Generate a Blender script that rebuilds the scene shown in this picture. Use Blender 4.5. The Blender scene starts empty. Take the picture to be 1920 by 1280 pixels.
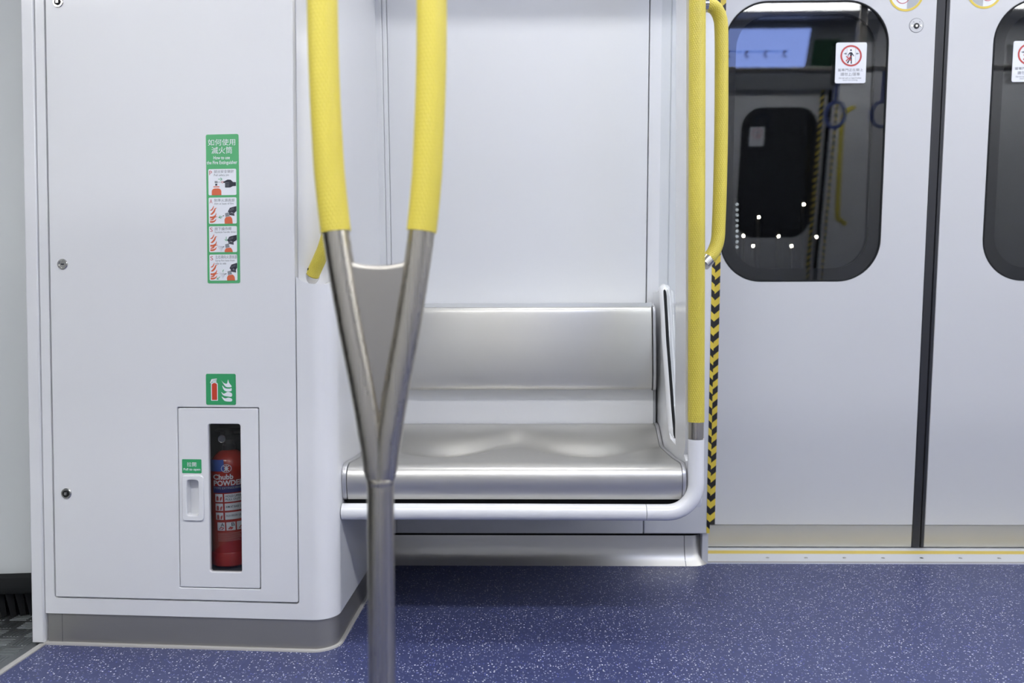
import bpy, math, random
from mathutils import Vector, Matrix
from mathutils.geometry import tessellate_polygon
PI = math.pi
SC = bpy.context.scene
COL = SC.collection

# ------------------------------------------------------------------ camera, world, exposure
cam_d = bpy.data.cameras.new('camera')
cam = bpy.data.objects.new('camera', cam_d); COL.objects.link(cam)
cam_d.sensor_width = 36.0
cam_d.lens = 1493.0 / 1920.0 * 36.0
yaw, pitch, roll = math.radians(1.0), math.radians(1.43), 0.003
fw = Vector((-math.sin(yaw)*math.cos(pitch), math.cos(yaw)*math.cos(pitch), -math.sin(pitch)))
rt = fw.cross(Vector((0, 0, 1))).normalized(); up = rt.cross(fw)
R_ = rt*math.cos(roll) - up*math.sin(roll); U_ = up*math.cos(roll) + rt*math.sin(roll)
cam.matrix_world = Matrix(((R_.x, U_.x, -fw.x, 0), (R_.y, U_.y, -fw.y, 0), (R_.z, U_.z, -fw.z, .81), (0, 0, 0, 1)))
cam_d.clip_start = .02
cam_d.dof.use_dof = True; cam_d.dof.focus_distance = 2.12; cam_d.dof.aperture_fstop = 2.7
SC.camera = cam
w = bpy.data.worlds.new('world'); SC.world = w; w.use_nodes = True
w.node_tree.nodes['Background'].inputs[0].default_value = (.010, .011, .013, 1)
w.node_tree.nodes['Background'].inputs[1].default_value = .3
SC.view_settings.view_transform = 'Standard'; SC.view_settings.look = 'None'
SC.view_settings.exposure = 0.0; SC.view_settings.gamma = 1.0
LIGHT_POWER = 23.0            # the diffusers of the ceiling lights
CEIL = 2.42

# ------------------------------------------------------------------ materials
def mat(name, col, rough=.5, metal=0., coat=0., spec=.5, emit=None, es=0.):
    m = bpy.data.materials.new(name); m.use_nodes = True
    b = m.node_tree.nodes['Principled BSDF']
    b.inputs['Base Color'].default_value = (*col, 1)
    b.inputs['Roughness'].default_value = rough
    b.inputs['Metallic'].default_value = metal
    b.inputs['Coat Weight'].default_value = coat
    b.inputs['Coat Roughness'].default_value = .08
    b.inputs['Specular IOR Level'].default_value = spec
    if emit:
        b.inputs['Emission Color'].default_value = (*emit, 1); b.inputs['Emission Strength'].default_value = es
    return m
def nd(m, t, **kw):
    n = m.node_tree.nodes.new(t)
    for k, v in kw.items(): setattr(n, k, v)
    return n
def lk(m, a, b): m.node_tree.links.new(a, b)
def bsdf(m): return m.node_tree.nodes['Principled BSDF']
def mth(m, op, a, b=None, c=None):
    n = nd(m, 'ShaderNodeMath', operation=op)
    for i, v in enumerate((a, b, c)):
        if v is None: continue
        if isinstance(v, (int, float)): n.inputs[i].default_value = v
        else: lk(m, v, n.inputs[i])
    return n.outputs[0]

M = {}
M['white'] = mat('white_paint', (.72, .724, .737), .32, coat=.15)
M['door_paint'] = mat('door_paint', (.585, .592, .602), .36, coat=.08)
M['wall'] = mat('wall_panel', (.67, .678, .693), .38, coat=.1)
M['gloss_white'] = mat('gloss_white', (.74, .745, .757), .18, coat=.4)
M['ceiling'] = mat('ceiling_white', (.78, .79, .8), .6)
M['gang'] = mat('gangway_white', (.58, .60, .60), .6)
M['black'] = mat('black_rubber', (.010, .011, .012), .7, spec=.25)
M['seal'] = mat('door_seal_rubber', (.018, .019, .023), .5)
M['frit'] = mat('window_border', (.008, .0085, .010), .6, spec=.2)
M['dark'] = mat('dark_lining', (.10, .105, .105), .7)
M['red'] = mat('red_enamel', (.42, .022, .012), .25, coat=.3)
M['blue_tag'] = mat('blue_label', (.04, .10, .42), .4)
M['navy'] = mat('navy_print', (.02, .022, .16), .4)
M['green'] = mat('sign_green', (.075, .40, .15), .4)
M['green_dark'] = mat('sign_green_deep', (.03, .33, .12), .4)
M['paper'] = mat('sign_white', (.78, .80, .84), .45)
M['ink'] = mat('print_ink', (.012, .014, .03), .5)
M['grey_ink'] = mat('grey_print', (.12, .13, .15), .5)
M['grey_lt'] = mat('light_grey_print', (.42, .44, .46), .5)
M['orange'] = mat('orange_print', (.66, .13, .05), .45)
M['red_ink'] = mat('red_print', (.50, .055, .05), .45)
M['yellow_ink'] = mat('yellow_print', (.72, .55, .08), .45)
M['chrome'] = mat('polished_steel', (.62, .61, .58), .18, 1.0)
M['yellow_line'] = mat('yellow_line', (.68, .52, .10), .5)
M['bead'] = mat('sealant_bead', (.42, .41, .39), .6)
M['strap_blue'] = mat('strap_blue', (.10, .16, .50), .3)
M['lamp'] = mat('ceiling_diffuser', (.9, .9, .9), .5, emit=(.985, .99, 1.0), es=LIGHT_POWER)
M['screen'] = mat('lit_screen', (.02, .02, .03), .3, emit=(.30, .42, .95), es=8.0)
M['screen_line'] = mat('screen_line', (.02, .02, .03), .3, emit=(.10, .25, .95), es=6.0)
M['screen_ink'] = mat('screen_text', (.02, .02, .03), .3, emit=(.10, .12, .30), es=3.0)
M['outlamp'] = mat('outdoor_lamp', (.9, .8, .6), .5, emit=(1.0, .84, .60), es=110.0)
M['dimlamp'] = mat('dim_lamp', (.5, .5, .5), .5, emit=(.8, .82, .85), es=5.0)

def steel(name, col=(.60, .595, .575), rough=.33, axis=0, amt=.1):
    m = mat(name, col, rough, 1.0)
    tc = nd(m, 'ShaderNodeTexCoord'); mp = nd(m, 'ShaderNodeMapping')
    sc = [220, 220, 220]; sc[axis] = 2.5
    mp.inputs['Scale'].default_value = sc
    nz = nd(m, 'ShaderNodeTexNoise'); nz.inputs['Scale'].default_value = 1.0; nz.inputs['Detail'].default_value = 2
    lk(m, tc.outputs['Object'], mp.inputs[0]); lk(m, mp.outputs[0], nz.inputs['Vector'])
    lk(m, mth(m, 'ADD', mth(m, 'MULTIPLY', mth(m, 'SUBTRACT', nz.outputs['Fac'], .5), amt), rough), bsdf(m).inputs['Roughness'])
    bp = nd(m, 'ShaderNodeBump'); bp.inputs['Strength'].default_value = .04; bp.inputs['Distance'].default_value = .001
    lk(m, nz.outputs['Fac'], bp.inputs['Height']); lk(m, bp.outputs[0], bsdf(m).inputs['Normal'])
    return m
M['steel'] = steel('brushed_steel_seat', (.575, .565, .535), .39, 0); bsdf(M['steel']).inputs['Metallic'].default_value = .9
M['steel_v'] = steel('brushed_steel_pole', (.49, .46, .40), .28, 2)
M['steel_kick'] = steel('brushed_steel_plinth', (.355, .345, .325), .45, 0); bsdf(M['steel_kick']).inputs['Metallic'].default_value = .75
M['steel_door'] = steel('brushed_steel_door_foot', (.55, .54, .50), .45, 2)
M['sill'] = steel('aluminium_sill', (.74, .76, .78), .5, 0); bsdf(M['sill']).inputs['Metallic'].default_value = .35

def grip_mat():
    m = mat('yellow_grip', (.68, .565, .072), .38)
    uv = nd(m, 'ShaderNodeUVMap'); sp = nd(m, 'ShaderNodeSeparateXYZ'); lk(m, uv.outputs[0], sp.inputs[0])
    a = mth(m, 'MULTIPLY', sp.outputs[0], 2*PI/.0056); b = mth(m, 'MULTIPLY', sp.outputs[1], PI/.0056)
    h = mth(m, 'MULTIPLY', mth(m, 'COSINE', a), mth(m, 'COSINE', b))
    h = mth(m, 'POWER', mth(m, 'MAXIMUM', h, 0.), .75)
    bp = nd(m, 'ShaderNodeBump'); bp.inputs['Strength'].default_value = .8; bp.inputs['Distance'].default_value = .0013
    lk(m, h, bp.inputs['Height']); lk(m, bp.outputs[0], bsdf(m).inputs['Normal'])
    bsdf(m).inputs['Subsurface Weight'].default_value = .0
    return m
M['grip'] = grip_mat()

def floor_mat():
    m = mat('speckled_blue_floor', (.06, .065, .17), .42)
    tc = nd(m, 'ShaderNodeTexCoord')
    def flecks(scale, size, keep, seed):
        v = nd(m, 'ShaderNodeTexVoronoi'); v.inputs['Scale'].default_value = scale; v.inputs['Randomness'].default_value = 1
        mp = nd(m, 'ShaderNodeMapping'); mp.inputs['Location'].default_value = (seed, seed*.7, 0)
        nz = nd(m, 'ShaderNodeTexNoise'); nz.inputs['Scale'].default_value = 400; 
        add = nd(m, 'ShaderNodeVectorMath', operation='MULTIPLY_ADD'); add.inputs[1].default_value = (.0035, .0035, 0)
        lk(m, tc.outputs['Object'], nz.inputs['Vector']); lk(m, nz.outputs['Color'], add.inputs[0]); lk(m, tc.outputs['Object'], add.inputs[2])
        lk(m, add.outputs[0], mp.inputs[0]); lk(m, mp.outputs[0], v.inputs['Vector'])
        sp = nd(m, 'ShaderNodeSeparateColor'); lk(m, v.outputs['Color'], sp.inputs[0])
        k = mth(m, 'GREATER_THAN', sp.outputs[0], 1-keep)
        sz = mth(m, 'MULTIPLY', mth(m, 'ADD', .45, mth(m, 'MULTIPLY', sp.outputs[1], .8)), size)
        d = mth(m, 'LESS_THAN', v.outputs['Distance'], sz)
        return mth(m, 'MULTIPLY', k, d), sp.outputs[2]
    f1, r1 = flecks(145, .22, .56, 0.3); f2, r2 = flecks(190, .25, .50, 4.1); f3, r3 = flecks(120, .22, .40, 9.7)
    base = nd(m, 'ShaderNodeTexNoise'); base.inputs['Scale'].default_value = 60; lk(m, tc.outputs['Object'], base.inputs['Vector'])
    cr = nd(m, 'ShaderNodeMixRGB'); cr.inputs[1].default_value = (.038, .048, .128, 1); cr.inputs[2].default_value = (.058, .069, .170, 1)
    lk(m, base.outputs['Fac'], cr.inputs[0])
    def mix(prev, fac, col):
        x = nd(m, 'ShaderNodeMixRGB'); x.inputs[2].default_value = (*col, 1); lk(m, fac, x.inputs[0]); lk(m, prev, x.inputs[1]); return x.outputs[0]
    c = mix(cr.outputs[0], f3, (.11, .13, .42)); c = mix(c, f2, (.38, .42, .62)); c = mix(c, f1, (.78, .80, .86))
    lk(m, c, bsdf(m).inputs['Base Color'])
    return m
M['floor'] = floor_mat()

def tape_mat(name, sgn):
    m = mat(name, (.8, .6, .05), .45)
    tc = nd(m, 'ShaderNodeTexCoord'); sp = nd(m, 'ShaderNodeSeparateXYZ'); lk(m, tc.outputs['Object'], sp.inputs[0])
    t = mth(m, 'ADD', sp.outputs[1], mth(m, 'MULTIPLY', sp.outputs[0], sgn))
    s = mth(m, 'GREATER_THAN', mth(m, 'FRACT', mth(m, 'DIVIDE', t, .0475)), .5)
    x = nd(m, 'ShaderNodeMixRGB'); x.inputs[1].default_value = (.72, .55, .06, 1); x.inputs[2].default_value = (.014, .013, .012, 1)
    lk(m, s, x.inputs[0]); lk(m, x.outputs[0], bsdf(m).inputs['Base Color'])
    return m
M['tape_l'] = tape_mat('hazard_tape_falling', .95); M['tape_r'] = tape_mat('hazard_tape_rising', -.85)

def glass(name, tint, ior):
    m = bpy.data.materials.new(name); m.use_nodes = True; nt = m.node_tree
    nt.nodes.remove(nt.nodes['Principled BSDF'])
    tr = nd(m, 'ShaderNodeBsdfTransparent'); tr.inputs[0].default_value = (*tint, 1)
    tr2 = nd(m, 'ShaderNodeBsdfTransparent'); tr2.inputs[0].default_value = (1, 1, 1, 1)
    gl = nd(m, 'ShaderNodeBsdfGlossy'); gl.inputs['Roughness'].default_value = .01
    fr = nd(m, 'ShaderNodeFresnel'); fr.inputs[0].default_value = ior
    mx = nd(m, 'ShaderNodeMixShader'); lk(m, fr.outputs[0], mx.inputs[0]); lk(m, tr.outputs[0], mx.inputs[1]); lk(m, gl.outputs[0], mx.inputs[2])
    ge = nd(m, 'ShaderNodeNewGeometry'); m2 = nd(m, 'ShaderNodeMixShader')
    lk(m, ge.outputs['Backfacing'], m2.inputs[0]); lk(m, mx.outputs[0], m2.inputs[1]); lk(m, tr2.outputs[0], m2.inputs[2])
    lk(m, m2.outputs[0], nt.nodes['Material Output'].inputs[0])
    return m
M['window_glass'] = glass('window_glass', (.86, .88, .89), 1.62)
M['outer_glass'] = glass('outer_window_glass', (.80, .83, .84), 1.72)
M['screen_glass'] = glass('screen_glass', (.94, .97, .97), 1.5)
M['case_glass'] = glass('case_glass', (.62, .62, .62), 1.5)

# ------------------------------------------------------------------ helpers
WM = {}
def mk(name, me, m=None, parent=None, W=None):
    """links a mesh as one object; W is its matrix in the world (default: the parent's)"""
    o = bpy.data.objects.new(name, me); COL.objects.link(o)
    if m is not None and not me.materials: me.materials.append(M[m] if isinstance(m, str) else m)
    pw = WM[parent.name] if parent else Matrix()
    if W is None: W = pw.copy()
    WM[o.name] = W
    if parent:
        o.parent = parent; o.matrix_basis = pw.inverted() @ W
    else: o.matrix_basis = W
    return o
def thing(name, label, cat, W=None, group=None):
    o = bpy.data.objects.new(name, None); COL.objects.link(o)
    o.empty_display_size = .05
    W = W or Matrix(); o.matrix_basis = W; WM[o.name] = W
    o['label'] = label; o['category'] = cat
    if group: o['group'] = group
    return o
def tag(o, label, cat, group=None):
    o['label'] = label; o['category'] = cat
    if group: o['group'] = group
    return o
def struct(o, label=None):
    o['kind'] = 'structure'
    if label: o['label'] = label
    return o
def fin(me, ang=35):
    me.validate()
    for p in me.polygons: p.use_smooth = True
    me.set_sharp_from_angle(angle=math.radians(ang))
    return me
class MB:
    def __init__(s): s.v = []; s.f = []; s.uv = None
    def add(s, vs, fs):
        k = len(s.v); s.v += [tuple(p) for p in vs]; s.f += [tuple(i+k for i in q) for q in fs]
    def mesh(s, ang=35):
        me = bpy.data.meshes.new('mesh'); me.from_pydata(s.v, [], s.f)
        return fin(me, ang)
    def box(s, a, b):
        x0, y0, z0 = a; x1, y1, z1 = b
        s.add([(x0,y0,z0),(x1,y0,z0),(x1,y1,z0),(x0,y1,z0),(x0,y0,z1),(x1,y0,z1),(x1,y1,z1),(x0,y1,z1)],
              [(0,3,2,1),(4,5,6,7),(0,1,5,4),(1,2,6,5),(2,3,7,6),(3,0,4,7)])
        return s
def area(l): return .5*sum(l[i-1][0]*l[i][1]-l[i][0]*l[i-1][1] for i in range(len(l)))
def offset(l, d):
    """inward offset of a CCW loop (negative for holes, given CW)"""
    n = len(l); out = []
    for i in range(n):
        p, q, r = Vector(l[i-1]), Vector(l[i]), Vector(l[(i+1) % n])
        a = (q-p); b = (r-q)
        if a.length < 1e-9 or b.length < 1e-9: out.append((q.x, q.y)); continue
        a.normalize(); b.normalize()
        na = Vector((-a.y, a.x)); nb = Vector((-b.y, b.x)); t = na+nb
        if t.length < 1e-6: t = na
        t.normalize(); c = max(.35, t.dot(na))
        q = q + t*(d/c); out.append((q.x, q.y))
    return out
def plate_into(mb, loops, t0, t1, bev=0., seg=3, back=True):
    """slab between heights t0 and t1 with rounded front edges; loops[0] outer, the rest holes"""
    L = []
    for i, l in enumerate(loops):
        l = [tuple(p) for p in l]
        if (area(l) > 0) != (i == 0): l = l[::-1]
        L.append(l)
    prof = [(0, t0)]
    if bev > 0:
        for k in range(seg+1):
            a = k/seg*PI/2; prof.append((bev*(1-math.cos(a)), t1-bev+bev*math.sin(a)))
    else: prof.append((0, t1))
    caps = []
    for l in L:
        n = len(l); rings = []
        vs = []
        for d, t in prof:
            lo = offset(l, d) if d > 0 else l
            vs += [(x, y, t) for x, y in lo]
        fs = []
        for k in range(len(prof)-1):
            for i in range(n):
                j = (i+1) % n
                fs.append((k*n+i, k*n+j, (k+1)*n+j, (k+1)*n+i))
        mb.add(vs, fs); caps.append((l, offset(l, bev) if bev > 0 else l))
    def cap(ls, t, flip):
        tri = tessellate_polygon([[Vector((x, y, 0)) for x, y in l] for l in ls])
        vs = [(x, y, t) for l in ls for x, y in l]
        fs = []
        for a, b, c in tri:
            pa, pb, pc = vs[a], vs[b], vs[c]
            s = (pb[0]-pa[0])*(pc[1]-pa[1])-(pb[1]-pa[1])*(pc[0]-pa[0])
            if (s < 0) != flip: a, b, c = a, c, b
            fs.append((a, b, c))
        mb.add(vs, fs)
    cap([c[1] for c in caps], t1, False)
    if back: cap([c[0] for c in caps], t0, True)
    return mb
def plate(loops, t0, t1, bev=0., seg=3):
    me = plate_into(MB(), loops, t0, t1, bev, seg).mesh()
    return me
def flat(polys, t):
    """printed shapes: thin faces at height t; each poly is a list of loops"""
    mb = MB()
    for loops in polys:
        vs = [(x, y, t) for l in loops for x, y in l]
        fs = []
        for a, b, c in tessellate_polygon([[Vector((x, y, 0)) for x, y in l] for l in loops]):
            pa, pb, pc = vs[a], vs[b], vs[c]
            if (pb[0]-pa[0])*(pc[1]-pa[1])-(pb[1]-pa[1])*(pc[0]-pa[0]) < 0: a, b, c = a, c, b
            fs.append((a, b, c))
        mb.add(vs, fs)
    return mb
def rrect(x0, y0, x1, y1, r, n=6):
    if not isinstance(r, (tuple, list)): r = (r,)*4          # corners: bl br tr tl
    P = []
    for (cx, cy, a0, q) in ((x0+r[0], y0+r[0], PI, r[0]), (x1-r[1], y0+r[1], 1.5*PI, r[1]), (x1-r[2], y1-r[2], 0, r[2]), (x0+r[3], y1-r[3], PI/2, r[3])):
        if q <= 0: P.append((cx, cy)); continue
        for k in range(n+1):
            a = a0+k/n*PI/2; P.append((cx+q*math.cos(a), cy+q*math.sin(a)))
    return P
def circ(cx, cy, rx, ry=None, n=32):
    ry = ry or rx
    return [(cx+rx*math.cos(2*PI*k/n), cy+ry*math.sin(2*PI*k/n)) for k in range(n)]
def fillet(pts, rs, n=8):
    out = []; N = len(pts)
    for i in range(N):
        p, q, s = Vector(pts[i-1]), Vector(pts[i]), Vector(pts[(i+1) % N]); r = rs[i] if isinstance(rs, (list, tuple)) else rs
        if r <= 0: out.append((q.x, q.y)); continue
        a = (p-q).normalized(); b = (s-q).normalized(); ang = a.angle(b)
        d = min(r/math.tan(ang/2), .49*(p-q).length, .49*(s-q).length); r = d*math.tan(ang/2)
        c = q+(a+b).normalized()*(r/math.sin(ang/2)); A = q+a*d; B = q+b*d
        a0 = math.atan2(A.y-c.y, A.x-c.x); a1 = math.atan2(B.y-c.y, B.x-c.x)
        da = (a1-a0+PI) % (2*PI)-PI
        for k in range(n+1):
            t = a0+da*k/n; out.append((c.x+r*math.cos(t), c.y+r*math.sin(t)))
    return out
def smooth(pts, per=8, closed=False):
    P = [Vector(p) for p in pts]; out = []; N = len(P)
    for i in range(N if closed else N-1):
        if closed: p0, p1, p2, p3 = P[i-1], P[i], P[(i+1) % N], P[(i+2) % N]
        else: p0, p1, p2, p3 = P[max(i-1, 0)], P[i], P[i+1], P[min(i+2, N-1)]
        for k in range(per):
            t = k/per
            out.append(.5*((2*p1)+(p2-p0)*t+(2*p0-5*p1+4*p2-p3)*t*t+(3*p1-p0-3*p2+p3)*t**3))
    if not closed: out.append(P[-1])
    return out
def tube(pts, rad, n=24, caps=True, uv=False, flatten=None):
    """a round bar swept along points, with uv in metres"""
    P = [Vector(p) for p in pts]; N = len(P)
    R = rad if isinstance(rad, (list, tuple)) else [rad]*N
    T = [((P[min(i+1, N-1)]-P[max(i-1, 0)]).normalized()) for i in range(N)]
    ref = Vector((0, 1, 0)) if abs(T[0].y) < .9 else Vector((1, 0, 0))
    nrm = (ref - T[0]*ref.dot(T[0])).normalized()
    vs = []; ln = 0; lens = []
    for i in range(N):
        if i: 
            nrm = (nrm - T[i]*nrm.dot(T[i])).normalized(); ln += (P[i]-P[i-1]).length
        lens.append(ln); b = T[i].cross(nrm)
        for k in range(n):
            a = 2*PI*k/n; vs.append(P[i]+R[i]*(nrm*math.cos(a)+b*math.sin(a)))
    fs = []; uvs = []
    circ_ = 2*PI*max(R)
    per = round(circ_/.0056)*.0056
    for i in range(N-1):
        for k in range(n):
            j = (k+1) % n
            fs.append((i*n+k, i*n+j, (i+1)*n+j, (i+1)*n+k))
            uvs += [(k/n*per, lens[i]), ((k+1)/n*per, lens[i]), ((k+1)/n*per, lens[i+1]), (k/n*per, lens[i+1])]
    if caps:
        fs.append(tuple(range(n-1, -1, -1))); fs.append(tuple((N-1)*n+k for k in range(n)))
        uvs += [(0, 0)]*(2*n)
    me = bpy.data.meshes.new('mesh'); me.from_pydata([tuple(v) for v in vs], [], fs)
    if uv:
        l = me.uv_layers.new(name='UVMap')
        for i, q in enumerate(uvs): l.data[i].uv = q
    for p in me.polygons: p.use_smooth = True
    me.set_sharp_from_angle(angle=math.radians(50))
    return me
def lathe(prof, n=40, ang=40):
    mb = MB(); m_ = len(prof); vs = []
    for r, z in prof:
        for k in range(n):
            a = 2*PI*k/n; vs.append((r*math.cos(a), r*math.sin(a), z))
    fs = [(i*n+k, i*n+(k+1) % n, (i+1)*n+(k+1) % n, (i+1)*n+k) for i in range(m_-1) for k in range(n)]
    fs.append(tuple(range(n-1, -1, -1))); fs.append(tuple((m_-1)*n+k for k in range(n)))
    mb.add(vs, fs); return mb.mesh(ang)
def arcpts(c, r, a0, a1, n=10):
    return [(c[0]+r*math.cos(a0+(a1-a0)*k/n), c[1]+r*math.sin(a0+(a1-a0)*k/n)) for k in range(n+1)]
_txt = {}
def text_into(mb, body, x0, x1, y0, y1, t, bold=0., res=3):
    """lettering fitted into the box x0..x1, y0..y1"""
    key = (body, bold)
    if key not in _txt:
        c = bpy.data.curves.new('lettering', 'FONT'); c.body = body; c.offset = bold; c.resolution_u = res
        o = bpy.data.objects.new('lettering', c); me = bpy.data.meshes.new_from_object(o)
        V = [tuple(v.co) for v in me.vertices]; Fc = [tuple(p.vertices) for p in me.polygons]
        bpy.data.objects.remove(o); bpy.data.curves.remove(c); bpy.data.meshes.remove(me)
        _txt[key] = (V, Fc)
    V, Fc = _txt[key]
    if not V: return
    ax = min(v[0] for v in V); bx = max(v[0] for v in V); ay = min(v[1] for v in V); by = max(v[1] for v in V)
    sx = (x1-x0)/(bx-ax); sy = (y1-y0)/(by-ay)
    mb.add([(x0+(v[0]-ax)*sx, y0+(v[1]-ay)*sy, t) for v in V], Fc)
def strip(pts, wd):
    """polygon of a stroke of width wd (number or list) along 2D points"""
    P = [Vector(p) for p in pts]; N = len(P); A = []; B = []
    W_ = wd if isinstance(wd, (list, tuple)) else [wd]*N
    for i in range(N):
        d = (P[min(i+1, N-1)]-P[max(i-1, 0)]).normalized(); nn = Vector((-d.y, d.x))*(W_[i]/2)
        A.append(tuple(P[i]+nn)); B.append(tuple(P[i]-nn))
    return A+B[::-1]
def frame(o, u, v, w_): return Matrix(((u[0], v[0], w_[0], o[0]), (u[1], v[1], w_[1], o[1]), (u[2], v[2], w_[2], o[2]), (0, 0, 0, 1)))
def T(x, y, z): return Matrix.Translation((x, y, z))
def boolean(me, cutters):
    """cut closed meshes out of a closed mesh"""
    o = bpy.data.objects.new('body', me); COL.objects.link(o); cs = []
    for c in cutters:
        k = bpy.data.objects.new('cut', c); COL.objects.link(k); cs.append(k)
        b = o.modifiers.new('cut', 'BOOLEAN'); b.object = k; b.operation = 'DIFFERENCE'; b.solver = 'EXACT'
    r = bpy.data.meshes.new_from_object(o.evaluated_get(bpy.context.evaluated_depsgraph_get()))
    for k in cs+[o]: bpy.data.objects.remove(k)
    return fin(r, 30)

# planes of the place: side walls lean inwards by LEAN towards the roof
LEAN = .075; q = math.sqrt(1+LEAN*LEAN)
def near(Y0): return frame((0, Y0, 0), (1, 0, 0), (0, -LEAN/q, 1/q), (0, -1/q, -LEAN/q))
def far(Y0): return frame((0, Y0, 0), (-1, 0, 0), (0, LEAN/q, 1/q), (0, 1/q, -LEAN/q))
YZ = frame((0, 0, 0), (0, 1, 0), (0, 0, 1), (1, 0, 0))
W_DOOR = near(2.825); W_WALL = near(2.64)
OPP_DOOR = -.55; OPP_WALL = -.42
a_ = math.radians(-3.4)
CD = Vector((math.cos(a_), math.sin(a_), 0)); CN = Vector((-math.sin(a_), math.cos(a_), 0)); C0 = Vector((-1.217, 1.97, 0))
W_CAB = frame(C0, CD, (0, 0, 1), -CN)
def cab(s, z, wv=0.): return C0 + CD*s + Vector((0, 0, z)) - CN*wv

# ================================================================== SETTING
mb = MB(); mb.box((-1.212, -.9, -.05), (4.5, 2.95, 0)); struct(mk('floor', mb.mesh(), 'floor'))
mb = MB(); mb.box((-3.5, -.9, -.06), (-1.226, 2.95, -.002))
random.seed(3)
for i in range(26):                      # raised bars of the tread plate, five to a patch, turned in alternate patches
    for j in range(14):
        x = -2.65+i*.056; y = 1.40+j*.056
        if x > -1.28: continue
        for k in range(5):
            if (i+j) % 2: mb.box((x+.004, y+.006+k*.009, -.002), (x+.05, y+.010+k*.009, -.0005))
            else: mb.box((x+.006+k*.009, y+.004, -.002), (x+.010+k*.009, y+.05, -.0005))
struct(mk('floor_gangway', mb.mesh(), steel('tread_plate', (.42, .44, .45), .42, 0)))
mb = MB(); mb.box((-1.227, -.9, -.05), (-1.211, 1.968, .003)); struct(mk('trim_1', mb.mesh(), 'bead'))
mb = MB(); mb.box((-3.5, -.9, CEIL), (4.5, 2.95, CEIL+.05)); struct(mk('ceiling', mb.mesh(), 'ceiling'))
mb = MB(); mb.box((4.45, -.9, 0), (4.5, 2.95, CEIL)); struct(mk('wall_right', mb.mesh(), 'wall'))

# back wall behind the seat: middle panel, narrow panel by the door, corner strip by the cabinet
wb = struct(mk('wall_back', plate([[(-.4325, .106), (.3865, .106), (.3865, CEIL), (-.4325, CEIL)]], -.03, 0, .003), 'wall', None, W_WALL))
mk('door_side_panel', plate([fillet([(.3895, .106), (.600, .106), (.610, CEIL), (.3895, CEIL)], [0, .004, 0, 0])], -.03, 0, .003), 'wall', wb, W_WALL)
mb = MB()
plate_into(mb, [[(-.448, .106), (-.4334, .106), (-.4334, CEIL), (-.448, CEIL)]], -.02, .001, .003)
plate_into(mb, [[(-.475, .106), (-.4485, .106), (-.4485, CEIL), (-.475, CEIL)]], -.02, .003, .003)
mk('corner_strip', mb.mesh(), 'wall', wb, W_WALL)
mb = MB(); mb.box((-.46, .0, -.12), (.60, CEIL, -.045)); mk('backing', mb.mesh(), 'black', wb, W_WALL)
# jamb between seat wall and door pocket
mb = MB(); plate_into(mb, [[(.585, .0), (.606, .0), (.606, CEIL), (.585, CEIL)]], -.14, -.012, .002); mk('jamb', mb.mesh(), 'wall', wb, W_WALL)
# stainless skirting under the wall: swept profile turning into the doorway
def skirting(u0, path):
    prof = [(0, .0935), (.0015, .085), (.003, .06), (.008, .035), (.017, .015), (.029, .003), (.031, 0)]
    mb = MB(); vs = []; N = len(path)
    for i, (x, y, nx, ny) in enumerate(path):
        for o, z in prof: vs.append((x+nx*o, y+ny*o, z))
    k = len(prof)
    mb.add(vs, [(i*k+j, (i)*k+j+1, (i+1)*k+j+1, (i+1)*k+j) for i in range(N-1) for j in range(k-1)])
    return mb
p1 = [(-.47, 2.655, 0, -1), (.5265, 2.655, 0, -1)]
p2 = [(.5285, 2.655, 0, -1), (.55, 2.655, 0, -1)]+[(.55+.035*math.sin(t), 2.69-.035*math.cos(t), math.sin(t), -math.cos(t)) for t in [k*PI/16 for k in range(1, 9)]]+[(.585, 2.82, 1, 0)]
bb = struct(mk('baseboard_back', skirting(0, p1).mesh(), 'steel'))
mk('corner_piece', skirting(0, p2).mesh(), 'steel', bb)
# unseen cover over the bench, added to shade the top of the wall
mb = MB(); plate_into(mb, [[(2.34, 1.935), (2.62, 1.90), (2.62, CEIL), (2.20, CEIL), (2.20, 2.30)]], -.468, .61, .006); struct(mk('shade_cover', mb.mesh(), 'wall', None, YZ))
# door sill
mb = MB(); mb.box((.58, 2.652, -.02), (4.4, 2.85, .004)); sl = struct(mk('trim_2', mb.mesh(), 'sill'))
mb = MB(); mb.box((.59, 2.754, .004), (4.4, 2.790, .0046)); mk('yellow_line', mb.mesh(), 'yellow_line', sl)
mb = MB(); mb.box((.59, 2.652, .004), (4.4, 2.664, .0048)); mk('front_lip', mb.mesh(), 'bead', sl)
for i in range(10):
    c = MB(); plate_into(c, [circ(.82+i*.13, 2.705, .006, n=14)], .004, .0052, .0006); mk('screw', c.mesh(), 'chrome', sl)

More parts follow.
